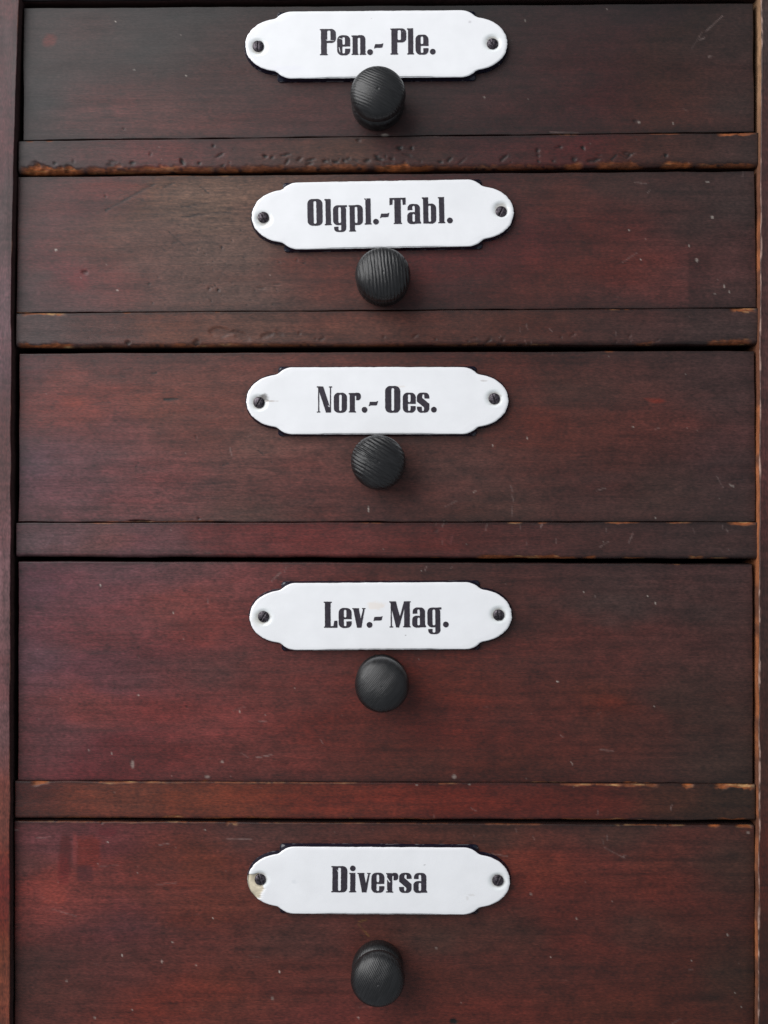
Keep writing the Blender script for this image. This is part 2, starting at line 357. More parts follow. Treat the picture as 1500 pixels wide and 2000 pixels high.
# pale flecks  (x, y, rx, ry, alpha)
SPK = [(109,488,2.4,2.2,.9),(229,567,1.6,1.6,.7),(158,542,1.2,1.2,.6),(226,42,1.6,1.6,.7),(364,148,1.5,1.6,.7),(262,137,1.4,1.4,.6),(1025,40,1.6,1.6,.5),(946,190,2,2,.5),
    (1382,355,3.6,1.7,.55),(1391,424,3.0,2.8,.6),(1361,508,2.6,3.4,.9),(1346,480,1.8,1.6,.6),(1414,559,1.6,2.8,.7),(1424,570,1.8,1.6,.7),(1396,573,2,1.2,.4),
    (1229,450,1.6,1.6,.8),(1252,507,1.5,1.5,.8),(1315,241,1.8,1.5,.6),(1248,239,2.8,1.8,.5),(1186,18,1.4,1.4,.4),(196,1143,2.0,1.8,.95),(338,1197,1.5,1.8,.6),
    (270,1357,1.8,1.5,.7),(174,1466,1.6,1.5,.7),(218,1472,1.5,2,.6),(1280,1178,1.6,1.6,.8),(1264,1165,1.4,1.4,.7),(1140,1157,1.4,1.4,.6),(1089,1331,1.6,1.6,.7),(1088,1331,1.5,1.5,.7),
    (1278,1379,1.5,1.5,.5),(113,1723,1.6,1.6,.9),(210,1645,1.4,1.6,.9),(190,1687,1.3,1.3,.7),(400,1620,1.5,1.5,.8),(269,1706,1.2,1.2,.6),(416,1793,1.6,1.6,.9),(337,1840,1.4,1.4,.8),
    (239,1866,1.4,2.0,.9),(316,1878,2.2,2.8,.55),(383,1885,2.0,1.6,.5),(546,1898,1.3,2.6,.9),(130,1916,2.0,2.0,.4),(532,1950,3.2,3.6,.3),(1037,1746,1.6,1.8,.8),(1126,1794,2.6,1.5,.5),
    (1421,1826,2.0,1.8,.7),(1350,1876,1.5,1.5,.6),(1436,1939,1.5,1.5,.5),(1448,1967,1.5,1.5,.5),(1076,1870,1.6,1.4,.5),(852,1852,2,1.5,.5),(917,1532,2.6,1.6,.6),(434,1488,3.2,2.2,.5),
    (1461,1626,3,2.6,.4),(822,1114,1.3,1.3,.6),(1030,856,1.4,2,.6),(963,870,1.4,2.2,.6),(1236,834,1.4,1.6,.6),(440,1700,1,1,.4),(1188,697,1.3,1.3,.5),(1281,1012,1.4,1.8,.6),(1264,1165,1.3,1.3,.6),
    (1162,1165,1.2,1.2,.4),(575,1345,1.2,1.2,.5),(468,1390,1.6,1.8,.6),(259,1493,3.4,7.5,.42),(700,1988,2,2,.5),(185,1988,2.2,1.6,.6),(258,1973,2.0,1.5,.6),(887,1517,4.2,4.2,.5),
    (405,1517,5.0,3.0,.45),(814,1533,3,1.6,.6),(752,264,7,3,.7)]
# dark holes and dents (x, y, rx, ry, rotation, depth mm, dark)
DNT = [(107,319,4,2.6,0,.25,.8),(144,315,2,3,0,.2,.3),(258,318,5.5,3,0,.3,.85),(222,316,9,3,.2,.2,.5),(214,322,8,3,0,.2,.5),(356,316,4.5,6,-.5,.5,.95),(370,314,11,1.2,0,.2,.7),
    (417,285,2.6,3,0,.3,.85),(430,303,13,2.2,-.5,.3,.7),(519,305,5,3.5,-.2,.4,.85),(557,303,12,1.8,-.25,.3,.8),(604,320,7,3,-.3,.3,.6),(634,315,6,3,-.3,.3,.6),(656,316,6,3,0,.3,.7),(672,314,5,2.5,0,.3,.6),
    (716,314,8,3,-.2,.3,.7),(740,311,8,4,0,.3,.7),(765,310,5,3,0,.3,.5),(780,289,5,4,0,.35,.8),(804,290,3.5,4,0,.3,.7),(700,274,4,2.5,0,.2,.5),(860,316,5,3,0,.25,.7),(795,302,10,3,.3,.15,.3),
    (1050,294,4,4,0,.3,.6),(1051,304,3,3,0,.2,.5),(1092,288,8,2.4,-.2,.3,.6),(1139,289,4,4,0,.35,.8),(1121,312,6,5,.3,.3,.6),(1160,313,14,3.5,-.2,.35,.6),(1225,300,9,5,.3,.3,.5),(1300,304,4,4,.4,.35,.8),
    (1240,236,5,3,.2,.2,.4),(165,532,6,4,0,.25,.6),(205,384,1.3,3.2,-.2,.2,.8),(205,384,1.5,3,0,.2,.8),(297,591,1.8,1.6,0,.2,.8),(426,566,3,3,0,.25,.8),(408,564,2.4,2,0,.2,.6),(433,484,2.2,4,0,.2,.8),
    (452,470,1.5,1.5,0,.2,.7),(400,495,2,1.6,0,.2,.6),(242,252,2,2.2,0,.2,.8),(294,301,2,4,.2,.2,.5),(545,513,2,1.5,0,.15,.7),(510,562,8,2,0,.15,.5),(580,508,2,2,0,.15,.5),(540,555,7,1.4,0,.1,.5),
    (388,1013,3,2,0,.3,.5),(275,1018,28,2.6,0,.5,.9),(384,669,8,6,-.7,.4,.4),(250,670,5,4,0,.4,.5),(1170,303,5,2,.1,.2,.4),(850,1036,5,4,0,.1,.3),(430,648,26,9,.1,.25,.12),(470,655,20,8,.5,.2,.15),
    (520,655,14,5,-.3,.2,.2),(545,650,10,4,.6,.15,.2),(955,665,8,3,-.7,.25,.3),(982,664,4,4,0,.3,.3),(200,1605,2,6,.4,.5,.9),(440,1603,14,3,0,.25,.2),(885,1995,8,6,0,.2,.85),(1390,530,.9,.9,0,0,0),
    (1440,936,14,1.3,0,.15,.5),(1290,1043,12,3,.2,.1,.1),(383,854,1.4,4,0,.15,.6),(365,1381,2.6,1.8,0,.15,.6)]
rng = np.random.RandomState(7)
for k in range(70):      # pin holes around the worn middle of the second drawer
    DNT.append((rng.normal(425, 75), rng.uniform(420, 600), rng.uniform(.9, 1.9), rng.uniform(.8, 1.5), 0, .1, rng.uniform(.4, .8)))
for k in range(60):
    DNT.append((rng.uniform(60, 700), rng.uniform(30, 1020), rng.uniform(.8, 2.4), rng.uniform(.7, 1.2), 0, .08, rng.uniform(.3, .6)))
for k in range(30):     # gouges along the worn lip of the first rail
    x = rng.uniform(380, 1340); DNT.append((x, rng.uniform(304, 320) - (x - 750) * .012, 1.5 + 12 * rng.rand() ** 2, rng.uniform(1.0, 3.0), rng.normal(-.2, .6), rng.uniform(.1, .35), rng.uniform(.3, .95)))
for k in range(14):
    x = rng.uniform(380, 1300); DNT.append((x, rng.uniform(650, 668), rng.uniform(2, 9), rng.uniform(1.2, 2.4), rng.normal(-.3, .4), rng.uniform(.15, .35), rng.uniform(.2, .5)))
for k in range(90):     # dust
    SPK.append((rng.uniform(40, 1465), rng.uniform(20, 1995), rng.uniform(.8, 1.3), rng.uniform(.8, 1.3), rng.uniform(.08, .3)))
for k in range(30):
    x = rng.uniform(60, 1440); y = rng.uniform(20, 1990); a = rng.normal(0, .35); l = rng.uniform(5, 26)
    SCR.append((x, y, x + l * math.cos(a), y + l * math.sin(a), .9, rng.uniform(.05, .15), LIGHT))
for (yy, xs) in ((1606, 0), (1040, 0), (650, 0)):
    for k in range(10):
        x = rng.uniform(840, 1420); y = yy + rng.uniform(-25, 35); SCR.append((x, y, x + rng.uniform(-4, 4), y + rng.uniform(4, 12), 1.1, rng.uniform(.15, .35), LIGHT))

# bare wood along arrises : board -> side -> list of (x0, x1, strength, thickness px)
WEAR = {
'rail1': {'b': [(38,165,1.0,12),(165,420,.55,10),(420,720,.45,9),(730,850,.95,10),(850,1100,.25,7),(1100,1140,.8,8),(1160,1260,.45,9),(1290,1355,.9,9),(1360,1478,.55,6)],
          't': [(50,66,.6,2),(90,104,.7,2.5),(1400,1478,.9,5),(1260,1330,.4,1.5),(1075,1130,.3,1.2)]},
'rail2': {'b': [(34,145,.85,7),(145,330,.2,5),(330,620,.35,5),(640,800,.25,4),(850,1000,.2,4),(1240,1280,.35,6),(1380,1470,.6,8),(960,1080,.2,3)],
          't': [(40,128,.7,4),(1425,1476,.9,7),(1180,1240,.35,1.6),(240,256,.6,3),(420,430,.5,3)]},
'rail3': {'b': [(840,860,.5,3),(930,1130,.95,5),(1138,1165,.7,6),(1215,1260,.6,4),(1345,1375,.8,6),(1380,1425,.4,3)],
          't': [(170,230,.35,2),(700,750,.4,2),(990,1020,.6,2.4),(1050,1070,.4,2),(1180,1250,.7,2.6),(1300,1352,.6,2.4),(1420,1478,.9,4.5)]},
'rail4': {'b': [(110,190,.45,2.5),(205,260,.5,3),(310,362,.7,5),(395,460,.6,4),(478,530,.7,4),(680,690,.5,3),(760,860,.3,2.4),(1000,1050,.5,2.5),(1095,1225,.7,3),(1245,1260,.5,2),(1400,1460,.7,4)],
          't': [(60,97,1.0,6),(180,270,.6,3),(278,330,.5,4),(330,700,.3,1.8),(840,900,.35,2),(1090,1290,.55,4),(1330,1356,.8,7),(1395,1476,.95,9)]},
'drawer5': {'t': [(30,440,.3,2.2),(440,466,.5,6),(940,1060,.3,2),(1200,1340,.35,2),(1382,1408,.95,4),(1435,1470,.95,5),(500,900,.2,1.5)]},
'drawer4': {'b': [(395,410,.4,3),(1216,1246,.6,3),(1256,1270,.5,2),(1030,1110,.25,2)], 't': [(1310,1330,.3,2)]},
'drawer3': {'b': [(200,420,.25,2)], 't': [(1180,1200,.4,2)]},
'drawer2': {'t': [(300,480,.2,1.5)], 'b': [(30,60,.5,2)]},
'drawer1': {'b': [(1070,1130,.2,1.2)]},
}

def board(name, key, quad, y0, depth, r, mat, parent, side_col=(58,38,36), extra=None, step=2.5, rb=None, warp=1.0):
    """solid board: its front is a fine height field with rounded, worn arrises; quad = TL,TR,BR,BL on the grid"""
    TL, TR, BR, BL = [np.array(p, float) for p in quad]
    Wp = max(np.linalg.norm(TR - TL), np.linalg.norm(BR - BL)); Hp = max(np.linalg.norm(BL - TL), np.linalg.norm(BR - TR))
    def lines(n):
        e = np.array([0, .5, 1, 1.7, 2.6, 3.8, 5, 6.5, 8])
        m = max(2, int((n - 16) / step))
        return np.concatenate([e, np.linspace(8, n - 8, m + 1)[1:-1], (n - e)[::-1]])
    us = lines(Wp) ; vs = lines(Hp)
    Uu, Vv = np.meshgrid(us / Wp, vs / Hp)
    X = (TL[0] * (1 - Uu) + TR[0] * Uu) * (1 - Vv) + (BL[0] * (1 - Uu) + BR[0] * Uu) * Vv
    Y = (TL[1] * (1 - Uu) + TR[1] * Uu) * (1 - Vv) + (BL[1] * (1 - Uu) + BR[1] * Uu) * Vv
    nv, nu = X.shape
    seed = sum(ord(c) for c in key)
    # slightly wavy hand-planed edges
    dT = Vv * Hp; dB = (1 - Vv) * Hp; dL = Uu * Wp; dR = (1 - Uu) * Wp
    wob = warp * ((fbm(X / 60, X * 0 + 3, seed, 4) - .5) * 3.0)
    Y = Y + wob * np.exp(-dB / 10) + warp * (fbm(X / 70, X * 0 + 8, seed + 3, 4) - .5) * 2.0 * np.exp(-dT / 10)
    X = X + warp * ((fbm(Y * 0 + 5, Y / 60, seed + 5, 4) - .5) * 2.4) * (np.exp(-dL / 8) + np.exp(-dR / 8))
    if key == 'stile_left':
        ed = np.interp(Y, [-260, 0, 120, 270, 450, 640, 1020, 1100, 1500, 2230], [37, 37, 34, 27, 24, 21.5, 21, 19.5, 19.5, 19])
        X = X + (ed - (37 - 16 * (Y + 260) / 2490)) * np.exp(-dR / 30)
    # displacement (mm, positive = into the board)
    dep = np.zeros_like(X)
    def rnd(d, rr):
        rr = np.maximum(rr, .3)
        q = np.clip(rr - d, 0, rr)
        return rr - np.sqrt(np.maximum(rr * rr - q * q, 0))
    k = U * 1000
    wear_b = np.zeros_like(X); col_w = np.zeros_like(X)
    jag = fbm(X / 9, Y / 7, seed + 31, 4)
    for side, dd in (('b', dB), ('t', dT)):
        for (x0, x1, s, th) in WEAR.get(key, {}).get(side, []):
            L = (x1 - x0); e = min(16, L * .3)
            a = ss(x0 - e * .2, x0 + e, X) * (1 - ss(x1 - e, x1 + e * .2, X))
            th2 = th * (0.35 + 1.3 * fbm(X / 22, X * 0 + 2, seed + 40, 3)) * (0.6 + 0.8 * jag)
            m = a * (1 - ss(th2 * .75, th2 + 1.0, dd)) * ss(.28, .5, jag + s * .32 - .08)
            col_w = np.maximum(col_w, m * min(.92, s + .05) * (.45 + .75 * fbm(X / 12, Y / 4, seed + 33, 3)))
            dep += a * s * np.clip(th2 * 1.2 - dd, 0, 20) * k * 0.45 * (.6 + .8 * jag)
    rbv = (rb if rb is not None else r) * (0.75 + 0.5 * fbm(X / 40, X * 0, seed + 50, 3))
    rt = .18 if key.startswith('rail') else r
    dep += rnd(dB * k, rbv if key.startswith('rail') else .18 * np.ones_like(X)) + rnd(dT * k, rt * np.ones_like(X)) + rnd(dL * k, min(r, .3) * np.ones_like(X)) + rnd(dR * k, min(r, .3) * np.ones_like(X))
    # fine undulation of the grain
    if mat is M_WOODV:
        gr = fbm(X / 5, Y / 160, seed + 60, 4); big = fbm(X / 60, Y / 300, seed + 61, 3)
    else:
        gr = fbm(X / 150 + .4 * fbm(X / 90, Y / 40, seed + 62, 2), Y / 5, seed + 60, 4); big = fbm(X / 260, Y / 60, seed + 61, 3)
    dep += (gr - .5) * .045 + (big - .5) * .35
    # colour
    C = seen_col(key, np.clip(X, -100, 1600), Y)
    if mat is M_WOODV:
        st = fbm(X / 7, Y / 220, seed + 71, 4)
    else:
        wv = Y + 10 * fbm(X / 240, Y / 70, seed + 72, 3)
        st = fbm(X / 210, wv / 7.5, seed + 71, 5, .6)
    mott = fbm(X / 26, Y / 18, seed + 73, 4, .6)
    C = unlight(C, X, Y)
    C = C * (1.45 if key == 'stile_left' else .93)
    if key in ('drawer3', 'rail3', 'drawer4'): C = C * np.array([1.06, 1.0, 1.05])
    red = ss(.42, .75, fbm(X / 120, Y / 34, seed + 75, 4))
    spk = fbm(X / 5, Y / 3.5, seed + 74, 3, .7)
    fine = fbm(X / 34, (Y + 3 * mott) / 1.7, seed + 76, 3, .6)
    lit_ = np.exp(-((X - 390) / 170) ** 2 - ((Y - 400) / 75) ** 2) + .9 * np.exp(-((X - 260) / 130) ** 2 - ((Y - 225) / 40) ** 2) + .5 * np.exp(-((X - 450) / 260) ** 2 - ((Y - 930) / 60) ** 2)  # sheen on the left, put into the colour as stronger grain contrast
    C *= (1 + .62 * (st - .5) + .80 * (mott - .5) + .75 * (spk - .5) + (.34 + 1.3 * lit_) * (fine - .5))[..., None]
    C *= (1 + red[..., None] * np.array([.12, -.02, -.04]))
    # broad reddish and blackish streaks that follow the grain
    stre = ss(.60, .80, fbm(X / 190, (Y + 6 * mott) / 9, seed + 77, 4))
    C *= (1 - .24 * stre)[..., None]
    pores = ss(.70, .80, fbm(X / 14, Y / 2.6, seed + 78, 3, .6)) * (.4 + .6 * ss(900, 300, X))
    C *= (1 - .35 * pores)[..., None]
    bare = np.zeros_like(X)
    ext = 14
    xmin, xmax, ymin, ymax = X.min(), X.max(), Y.min(), Y.max()
    for (x, y, rx, ry, rot, dpt, dk) in DNT:
        if x < xmin - ext or x > xmax + ext or y < ymin - 2 or y > ymax + 2: continue
        j0 = np.searchsorted(X[nv // 2], x - 40); j1 = np.searchsorted(X[nv // 2], x + 40)
        sl = (slice(None), slice(j0, j1))
        c, s = math.cos(rot), math.sin(rot)
        a = (X[sl] - x) * c + (Y[sl] - y) * s; b = -(X[sl] - x) * s + (Y[sl] - y) * c
        q = np.sqrt((a / rx) ** 2 + (b / ry) ** 2) + (jag[sl] - .5) * .9
        m = 1 - ss(.65, 1.15, q)
        dep[sl] += m * dpt
        dk = min(1, dk * 1.25)
        C[sl] = C[sl] * (1 - dk * m)[..., None] + lin(DARKC) * .4 * (dk * m)[..., None]
    for (x0, y0_, x1, y1, w, al, rgb) in SCR:
        if max(x0, x1) < xmin or min(x0, x1) > xmax or max(y0_, y1) < ymin or min(y0_, y1) > ymax: continue
        j0 = np.searchsorted(X[nv // 2], min(x0, x1) - 8); j1 = np.searchsorted(X[nv // 2], max(x0, x1) + 8)
        sl = (slice(None), slice(j0, j1))
        d, t = seg(X[sl], Y[sl], x0, y0_, x1, y1)
        w2 = max(w, 1.15) * (1.25 if rgb == DARKC else 1)
        m = (1 - ss(w2 * .5, w2 * 1.35, d + (jag[sl] - .5) * 1.2)) * al * (1.35 if rgb == DARKC else .62) * (.4 + 1.0 * vn(t * 7, t * 0, int(x0)))
        m = np.clip(m, 0, 1)
        C[sl] = C[sl] * (1 - m)[..., None] + lin(rgb) * m[..., None]
        dep[sl] += m * .06 * (1 if rgb == DARKC else .3)
    for (x, y, rx, ry, al) in SPK:
        if x < xmin or x > xmax or y < ymin or y > ymax: continue
        j0 = np.searchsorted(X[nv // 2], x - 12); j1 = np.searchsorted(X[nv // 2], x + 12)
        sl = (slice(None), slice(j0, j1))
        q = np.hypot((X[sl] - x) / max(rx, 1.25), (Y[sl] - y) / max(ry, 1.25))
        m = (1 - ss(.6, 1.35, q)) * al * .72
        C[sl] = C[sl] * (1 - m)[..., None] + lin(PALE) * .8 * m[..., None]
    for (x, y, rx, ry, rgb, al) in ((97, 78, 15, 13, (116, 62, 52), .75), (1282, 783, 17, 5, (116, 48, 40), .6), (1268, 779, 12, 3, (104, 44, 38), .4), (145, 785, 26, 14, (124, 74, 70), .4), (1190, 1370, 34, 14, (92, 42, 36), .3), (1045, 890, 8, 26, (60, 44, 44), .3), (155, 545, 22, 26, (116, 70, 74), .5), (220, 362, 70, 8, (116, 74, 60), .45)):
        if x < xmin or x > xmax or y < ymin or y > ymax: continue
        q = np.hypot((X - x) / rx, (Y - y) / ry) + (mott - .5) * .8
        m = (1 - ss(.5, 1.25, q)) * al
        C = C * (1 - m)[..., None] + unlight(np.broadcast_to(lin(rgb), C.shape), X, Y) * m[..., None]
    if key == 'drawer5':       # fresh red rubbed patches at the upper left corner
        for (x, y, rx, ry, rgb, al) in ((172,1665,26,34,(108,42,36),.8),(128,1672,12,46,(80,34,34),.85),(166,1706,17,18,(76,36,38),.75),(106,1742,26,26,(128,56,48),.8),(210,1625,20,9,(96,38,42),.8),(146,1660,5,34,(120,56,54),.7),(124,1700,12,30,(104,36,36),.6)):
            qx = ((X - x) / rx); qy = (Y - y) / ry
            q = (np.abs(qx) ** 5 + np.abs(qy) ** 5) ** (1 / 5.) + (jag - .5) * .35
            m = (1 - ss(.7, 1.1, q)) * al
            C = C * (1 - m)[..., None] + np.maximum(lin(rgb) - HAZE * .5, .004) / 1.2 * (.85 + .3 * mott)[..., None] * m[..., None]
    if key == 'drawer2':       # the redder field ends in an upright line near the right
        m = ss(1343, 1349, X + 3 * jag) * (1 - ss(1349, 1400, X)) * ss(485, 500, Y) * .35
        C *= (1 - m)[..., None]
    # dirt in the corners of the faces, bare wood on the arrises
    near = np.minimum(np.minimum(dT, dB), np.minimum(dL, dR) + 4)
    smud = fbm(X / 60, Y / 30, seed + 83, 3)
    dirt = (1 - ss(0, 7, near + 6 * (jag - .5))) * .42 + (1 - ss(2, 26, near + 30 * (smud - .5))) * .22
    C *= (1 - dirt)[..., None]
    wc = lin(BARE) * .55 + (lin(CREAM) * .62 - lin(BARE) * .55) * (ss(.55, .8, fbm(X / 26, Y / 3, seed + 80, 3)) * (1. if key != 'rail1' else .35))[..., None]
    wc = wc * (.5 + 1.1 * fbm(X / 24, Y / 3.0, seed + 81, 3))[..., None]
    C = C * (1 - col_w)[..., None] + wc * col_w[..., None]
    bare = np.maximum(bare, col_w)
    if extra is not None:
        C, bare, dep = extra(X, Y, dL * 1.0, dR * 1.0, C, bare, dep)
    Yw = y0 + dep / 1000.0
    Xw = wx(X, y0); Zw = wz(Y, y0)
    V = np.stack([Xw, Yw, Zw], -1).reshape(-1, 3)
    RGBA = np.concatenate([np.clip(C, .002, .9), bare[..., None]], -1).reshape(-1, 4)
    idx = np.arange(nv * nu).reshape(nv, nu)
    q = np.stack([idx[:-1, :-1], idx[1:, :-1], idx[1:, 1:], idx[:-1, 1:]], -1).reshape(-1, 4)
    # walls
    ring = np.concatenate([idx[0, :-1], idx[:-1, -1], idx[-1, :0:-1], idx[:0:-1, 0]])
    nr = len(ring)
    sc_ = lin(side_col)
    prev = ring; quads = [q]; Vs = [V]; Cs = [RGBA]; base = len(V)
    tag = np.concatenate([np.zeros(nu - 1), np.ones(nv - 1), 2 * np.ones(nu - 1), 3 * np.ones(nv - 1)])
    for kk, dy in enumerate((0.0006, 0.0018, 0.004, depth)):
        vv = V[ring].copy(); vv[:, 1] = np.maximum(y0 + dy, V[ring][:, 1] + 0.0003 * (kk + 1))
        cc = np.empty((nr, 4))
        edgec = RGBA[ring][:, :3]
        cc[:, :3] = sc_ * (.8 + .4 * rng.rand(nr))[:, None]; cc[:, 3] = .6
        if name_side.get(key) is not None:
            side, rgbf = name_side[key]
            selm = tag == side
            zz = V[ring][:, 2] / U
            rgbv = rgbf(zz, kk)
            cc[selm, :3] = rgbv[selm]
        new = np.arange(base, base + nr)
        nx = np.roll(prev, -1); nn = np.roll(new, -1)
        quads.append(np.stack([prev, nx, nn, new], -1))
        Vs.append(vv); Cs.append(cc); base += nr; prev = new
    # back face as a fan
    cen = V.mean(0); cen[1] = y0 + depth
    Vs.append(cen[None]); Cs.append(np.array([[*sc_, .5]]))
    tris = np.stack([prev, np.roll(prev, -1), np.full(nr, base)], -1)
    return mesh_object(name, np.concatenate(Vs), np.concatenate(quads), mat, parent, np.concatenate(Cs), tris=tris)

def pale_wall(zz, kk):
    a = fbm(zz / 30 + 4, zz * 0 + kk * .7, 91, 4)[:, None]
    b = ss(.42, .58, fbm(zz / 55, zz * 0 + 1, 92, 3))[:, None]
    top = ss(600, 900, zz)[:, None]
    c = lin((176, 106, 66)) * (.55 + .8 * a) * b + lin((120, 74, 52)) * (1 - b)
    c = c * .72
    c = c * (1 - top) + lin((150, 116, 88)) * (.6 + .8 * a) * top
    return c
name_side = {'stile_right': (3, pale_wall)}

# ------------------------------------------------------------------ the cabinet
cab = thing('cabinet', 'dark stained wooden cabinet frame with worn rails holding five label-fronted drawers', 'cabinet', (0, 0, float(wz(2230))))
def stile_edge(side):
    def f(X, Y, dL, dR, C, bare, dep):
        d = dR if side == 'L' else dL
        n = fbm(Y * 0 + 2, Y / 40, 5, 4); n2 = fbm(X / 3, Y / 14, 6, 3)
        if side == 'R':
            th = .6 + 2.0 * ss(.42, .7, n)
            m = (1 - ss(th, th + 1.5, d)) * (.15 + .7 * ss(.35, .6, n2) * ss(.3, .6, n))
            col = lin((170, 140, 128)) * .8
        else:
            m = (1 - ss(1.0, 2.2, d)) * ss(.55, .7, n) * .4
            col = lin((140, 92, 66)) * .6
        return C * (1 - m)[..., None] + col * m[..., None], np.maximum(bare, m), dep
    return f
YS = -0.0030   # stiles stand a little proud of the rails
board('stile', 'stile_left', [(-230,-260),(37,-260),(21,2230),(-230,2230)], YS, .022, .7, M_WOODV, cab, extra=stile_edge('L'), step=4, warp=1.6)
board('stile', 'stile_right', [(1488,-260),(1730,-260),(1730,2230),(1480,2230)], YS, .022, .5, M_WOODV, cab, extra=stile_edge('R'), step=4, warp=1.6)
YR = 0.0000
board('rail', 'rail_top', [(36,-258),(1484,-258),(1484,-7),(36,1)], YR, .02, .8, M_WOOD, cab, step=5)
board('rail', 'rail1', [(35,275),(1481,259),(1481,325),(35,338)], YR, .02, .35, M_WOOD, cab, rb=2.2)
board('rail', 'rail2', [(31,612),(1482,602),(1480,673),(31,679)], YR, .02, .35, M_WOOD, cab, rb=1.8)
board('rail', 'rail3', [(31,1021),(1482,1020),(1481,1092),(31,1088)], YR, .02, .35, M_WOOD, cab, rb=1.5)
board('rail', 'rail4', [(29,1526),(1476,1532),(1476,1603),(29,1598)], YR, .02, .35, M_WOOD, cab, rb=1.0)
board('rail', 'rail_bottom', [(28,2130),(1476,2136),(1476,2230),(28,2230)], YR, .02, .5, M_WOOD, cab, step=5)
# dark inside of the carcass behind the gaps
def box(name, x0, x1, z0, z1, y0, y1, mat, parent):
    v = np.array([[x, y, z] for x in (x0, x1) for y in (y0, y1) for z in (z0, z1)])
    f = [(0,1,3,2),(4,6,7,5),(0,4,5,1),(2,3,7,6),(0,2,6,4),(1,5,7,3)]
    return mesh_object(name, v, np.array(f), mat, parent, np.tile([.012,.009,.009,.6], (8, 1)), smooth=False)
zt, zb = float(wz(-255)), float(wz(2225))
box('side_panel', float(wx(-225)), float(wx(-205)), zb, zt, .0195, .26, M_WOODV, cab)
box('side_panel', float(wx(1705)), float(wx(1725)), zb, zt, .0195, .26, M_WOODV, cab)
box('back_panel', float(wx(-203)), float(wx(1703)), zb, zt, .255, .262, M_WOODV, cab)
box('top_panel', float(wx(-203)), float(wx(1703)), zt - .012, zt, .0195, .2545, M_WOOD, cab)
box('bottom_panel', float(wx(-203)), float(wx(1703)), zb, zb + .012, .0195, .2545, M_WOOD, cab)

# ------------------------------------------------------------------ lettering (outlines built from strokes)
INF = 1e3
class G:
    def __init__(s, w): s.w = w; s.ops = []
    def add(s, *a): s.ops.append((1,) + a); return s
    def sub(s, *a): s.ops.append((0,) + a); return s
def sdf(op, X, Y):
    k = op[0]; a = op[1:]
    if k == 'R':
        x0, y0, x1, y1 = a[:4]; r = a[4] if len(a) > 4 else 0.4
        cx, cy = (x0 + x1) / 2, (y0 + y1) / 2; hx, hy = (x1 - x0) / 2, (y1 - y0) / 2
        r = min(r, hx, hy)
        qx = np.abs(X - cx) - hx + r; qy = np.abs(Y - cy) - hy + r
        return -(np.hypot(np.maximum(qx, 0), np.maximum(qy, 0)) + np.minimum(np.maximum(qx, qy), 0) - r)
    if k == 'C':
        return a[2] - np.hypot(X - a[0], Y - a[1])
    if k == 'P':
        p = a[0]; n = len(p); d = np.full(X.shape, 1e9); ins = np.zeros(X.shape, bool)
        for i in range(n):
            x0, y0 = p[i]; x1, y1 = p[(i + 1) % n]
            dd, _ = seg(X, Y, x0, y0, x1, y1); d = np.minimum(d, dd)
            c = ((y0 > Y) != (y1 > Y)) & (X < (x1 - x0) * (Y - y0) / ((y1 - y0) + 1e-12) + x0)
            ins ^= c
        return np.where(ins, d, -d)
GL = {}
GL['P'] = G(31).add('R',2,0,13.2,51).add('R',3,23.7,31,51,9).sub('R',14,28.2,20.6,48,2.4).add('R',2,24,13.2,51).add('R',0,0,15,2.3).add('R',0,48.8,9,51)
GL['O'] = G(29.5).add('R',0,-.6,29.5,51.6,10).sub('R',12,3.4,17.5,47.6,2.7)
GL['l'] = G(13.5).add('R',2,0,12,51).add('R',0,0,13.5,2.2).add('P',[(0,51),(5,51),(5,46),(0,49)])
GL['e'] = G(25.3).add('R',0,-.6,25.3,38.5,9.5).sub('R',10,20,15.2,35,2.5).sub('R',10.4,12.2,27,16.6,.3).sub('R',10,3,15.2,16.6,2.2)
GL['n'] = G(28.5).add('R',2,0,12,38).add('R',8,14,27,38.6,8).add('R',17,0,27,30).sub('R',12,-5,17,33.6,2.4).add('R',0,0,13.5,2.2).add('R',15.8,0,28.5,2.2).add('P',[(0,38),(5,38),(5,33),(0,36)])
GL['.'] = G(11.2).add('C',5.6,5.2,5.6)
GL['-'] = G(18.5).add('P',[(0,12.2),(2.4,20.6),(6,20.8),(14,20.8),(18.5,22.4),(16.2,14.4),(13,13.6),(4,13.6)])
GL['g'] = G(27.3).add('R',1.5,-13.6,25.2,5,8).sub('R',10,-10.4,15.6,3,2.3).sub('R',-1,-3.4,15.6,9,.2).add('R',0,-.2,25.2,38.4,9).sub('R',10,3.8,15.4,34.8,2.6).add('R',15.6,-6,25.2,32).add('P',[(17,38.5),(27.3,38.5),(27.3,34.8),(20,34.5)])
GL['p'] = G(28).add('R',6,-.6,27.6,38.6,9).add('R',2,-13,11.8,38).sub('R',11.8,3.2,17,35,2.5).add('R',0,-13.2,13.5,-11).add('P',[(0,38),(5,38),(5,33),(0,36)])
GL['T'] = G(31.5).add('R',9.4,0,22,51).add('R',0,47.4,31.5,51).add('P',[(0,51),(6.5,51),(5.8,38),(0,37)]).add('P',[(31.5,51),(25,51),(25.8,37),(31.5,38)]).add('R',7.6,0,23.6,2.2)
GL['a'] = G(27).add('R',1,14,25,38.6,8.5).sub('R',10,16,15,35,2.4).sub('R',-2,10,15,26.6,.2).add('R',0,-.6,21,22.6,8).sub('R',10,3.6,15,19,2.4).add('R',15,0,25,30).add('P',[(15,0),(27,0),(27,2),(24.6,6),(15,6)])
GL['b'] = G(27.5).add('R',5,-.6,27.2,38.6,9).add('R',2,0,11.8,51).sub('R',11.8,3.2,17,35,2.5).add('P',[(0,51),(5,51),(5,46),(0,49)])
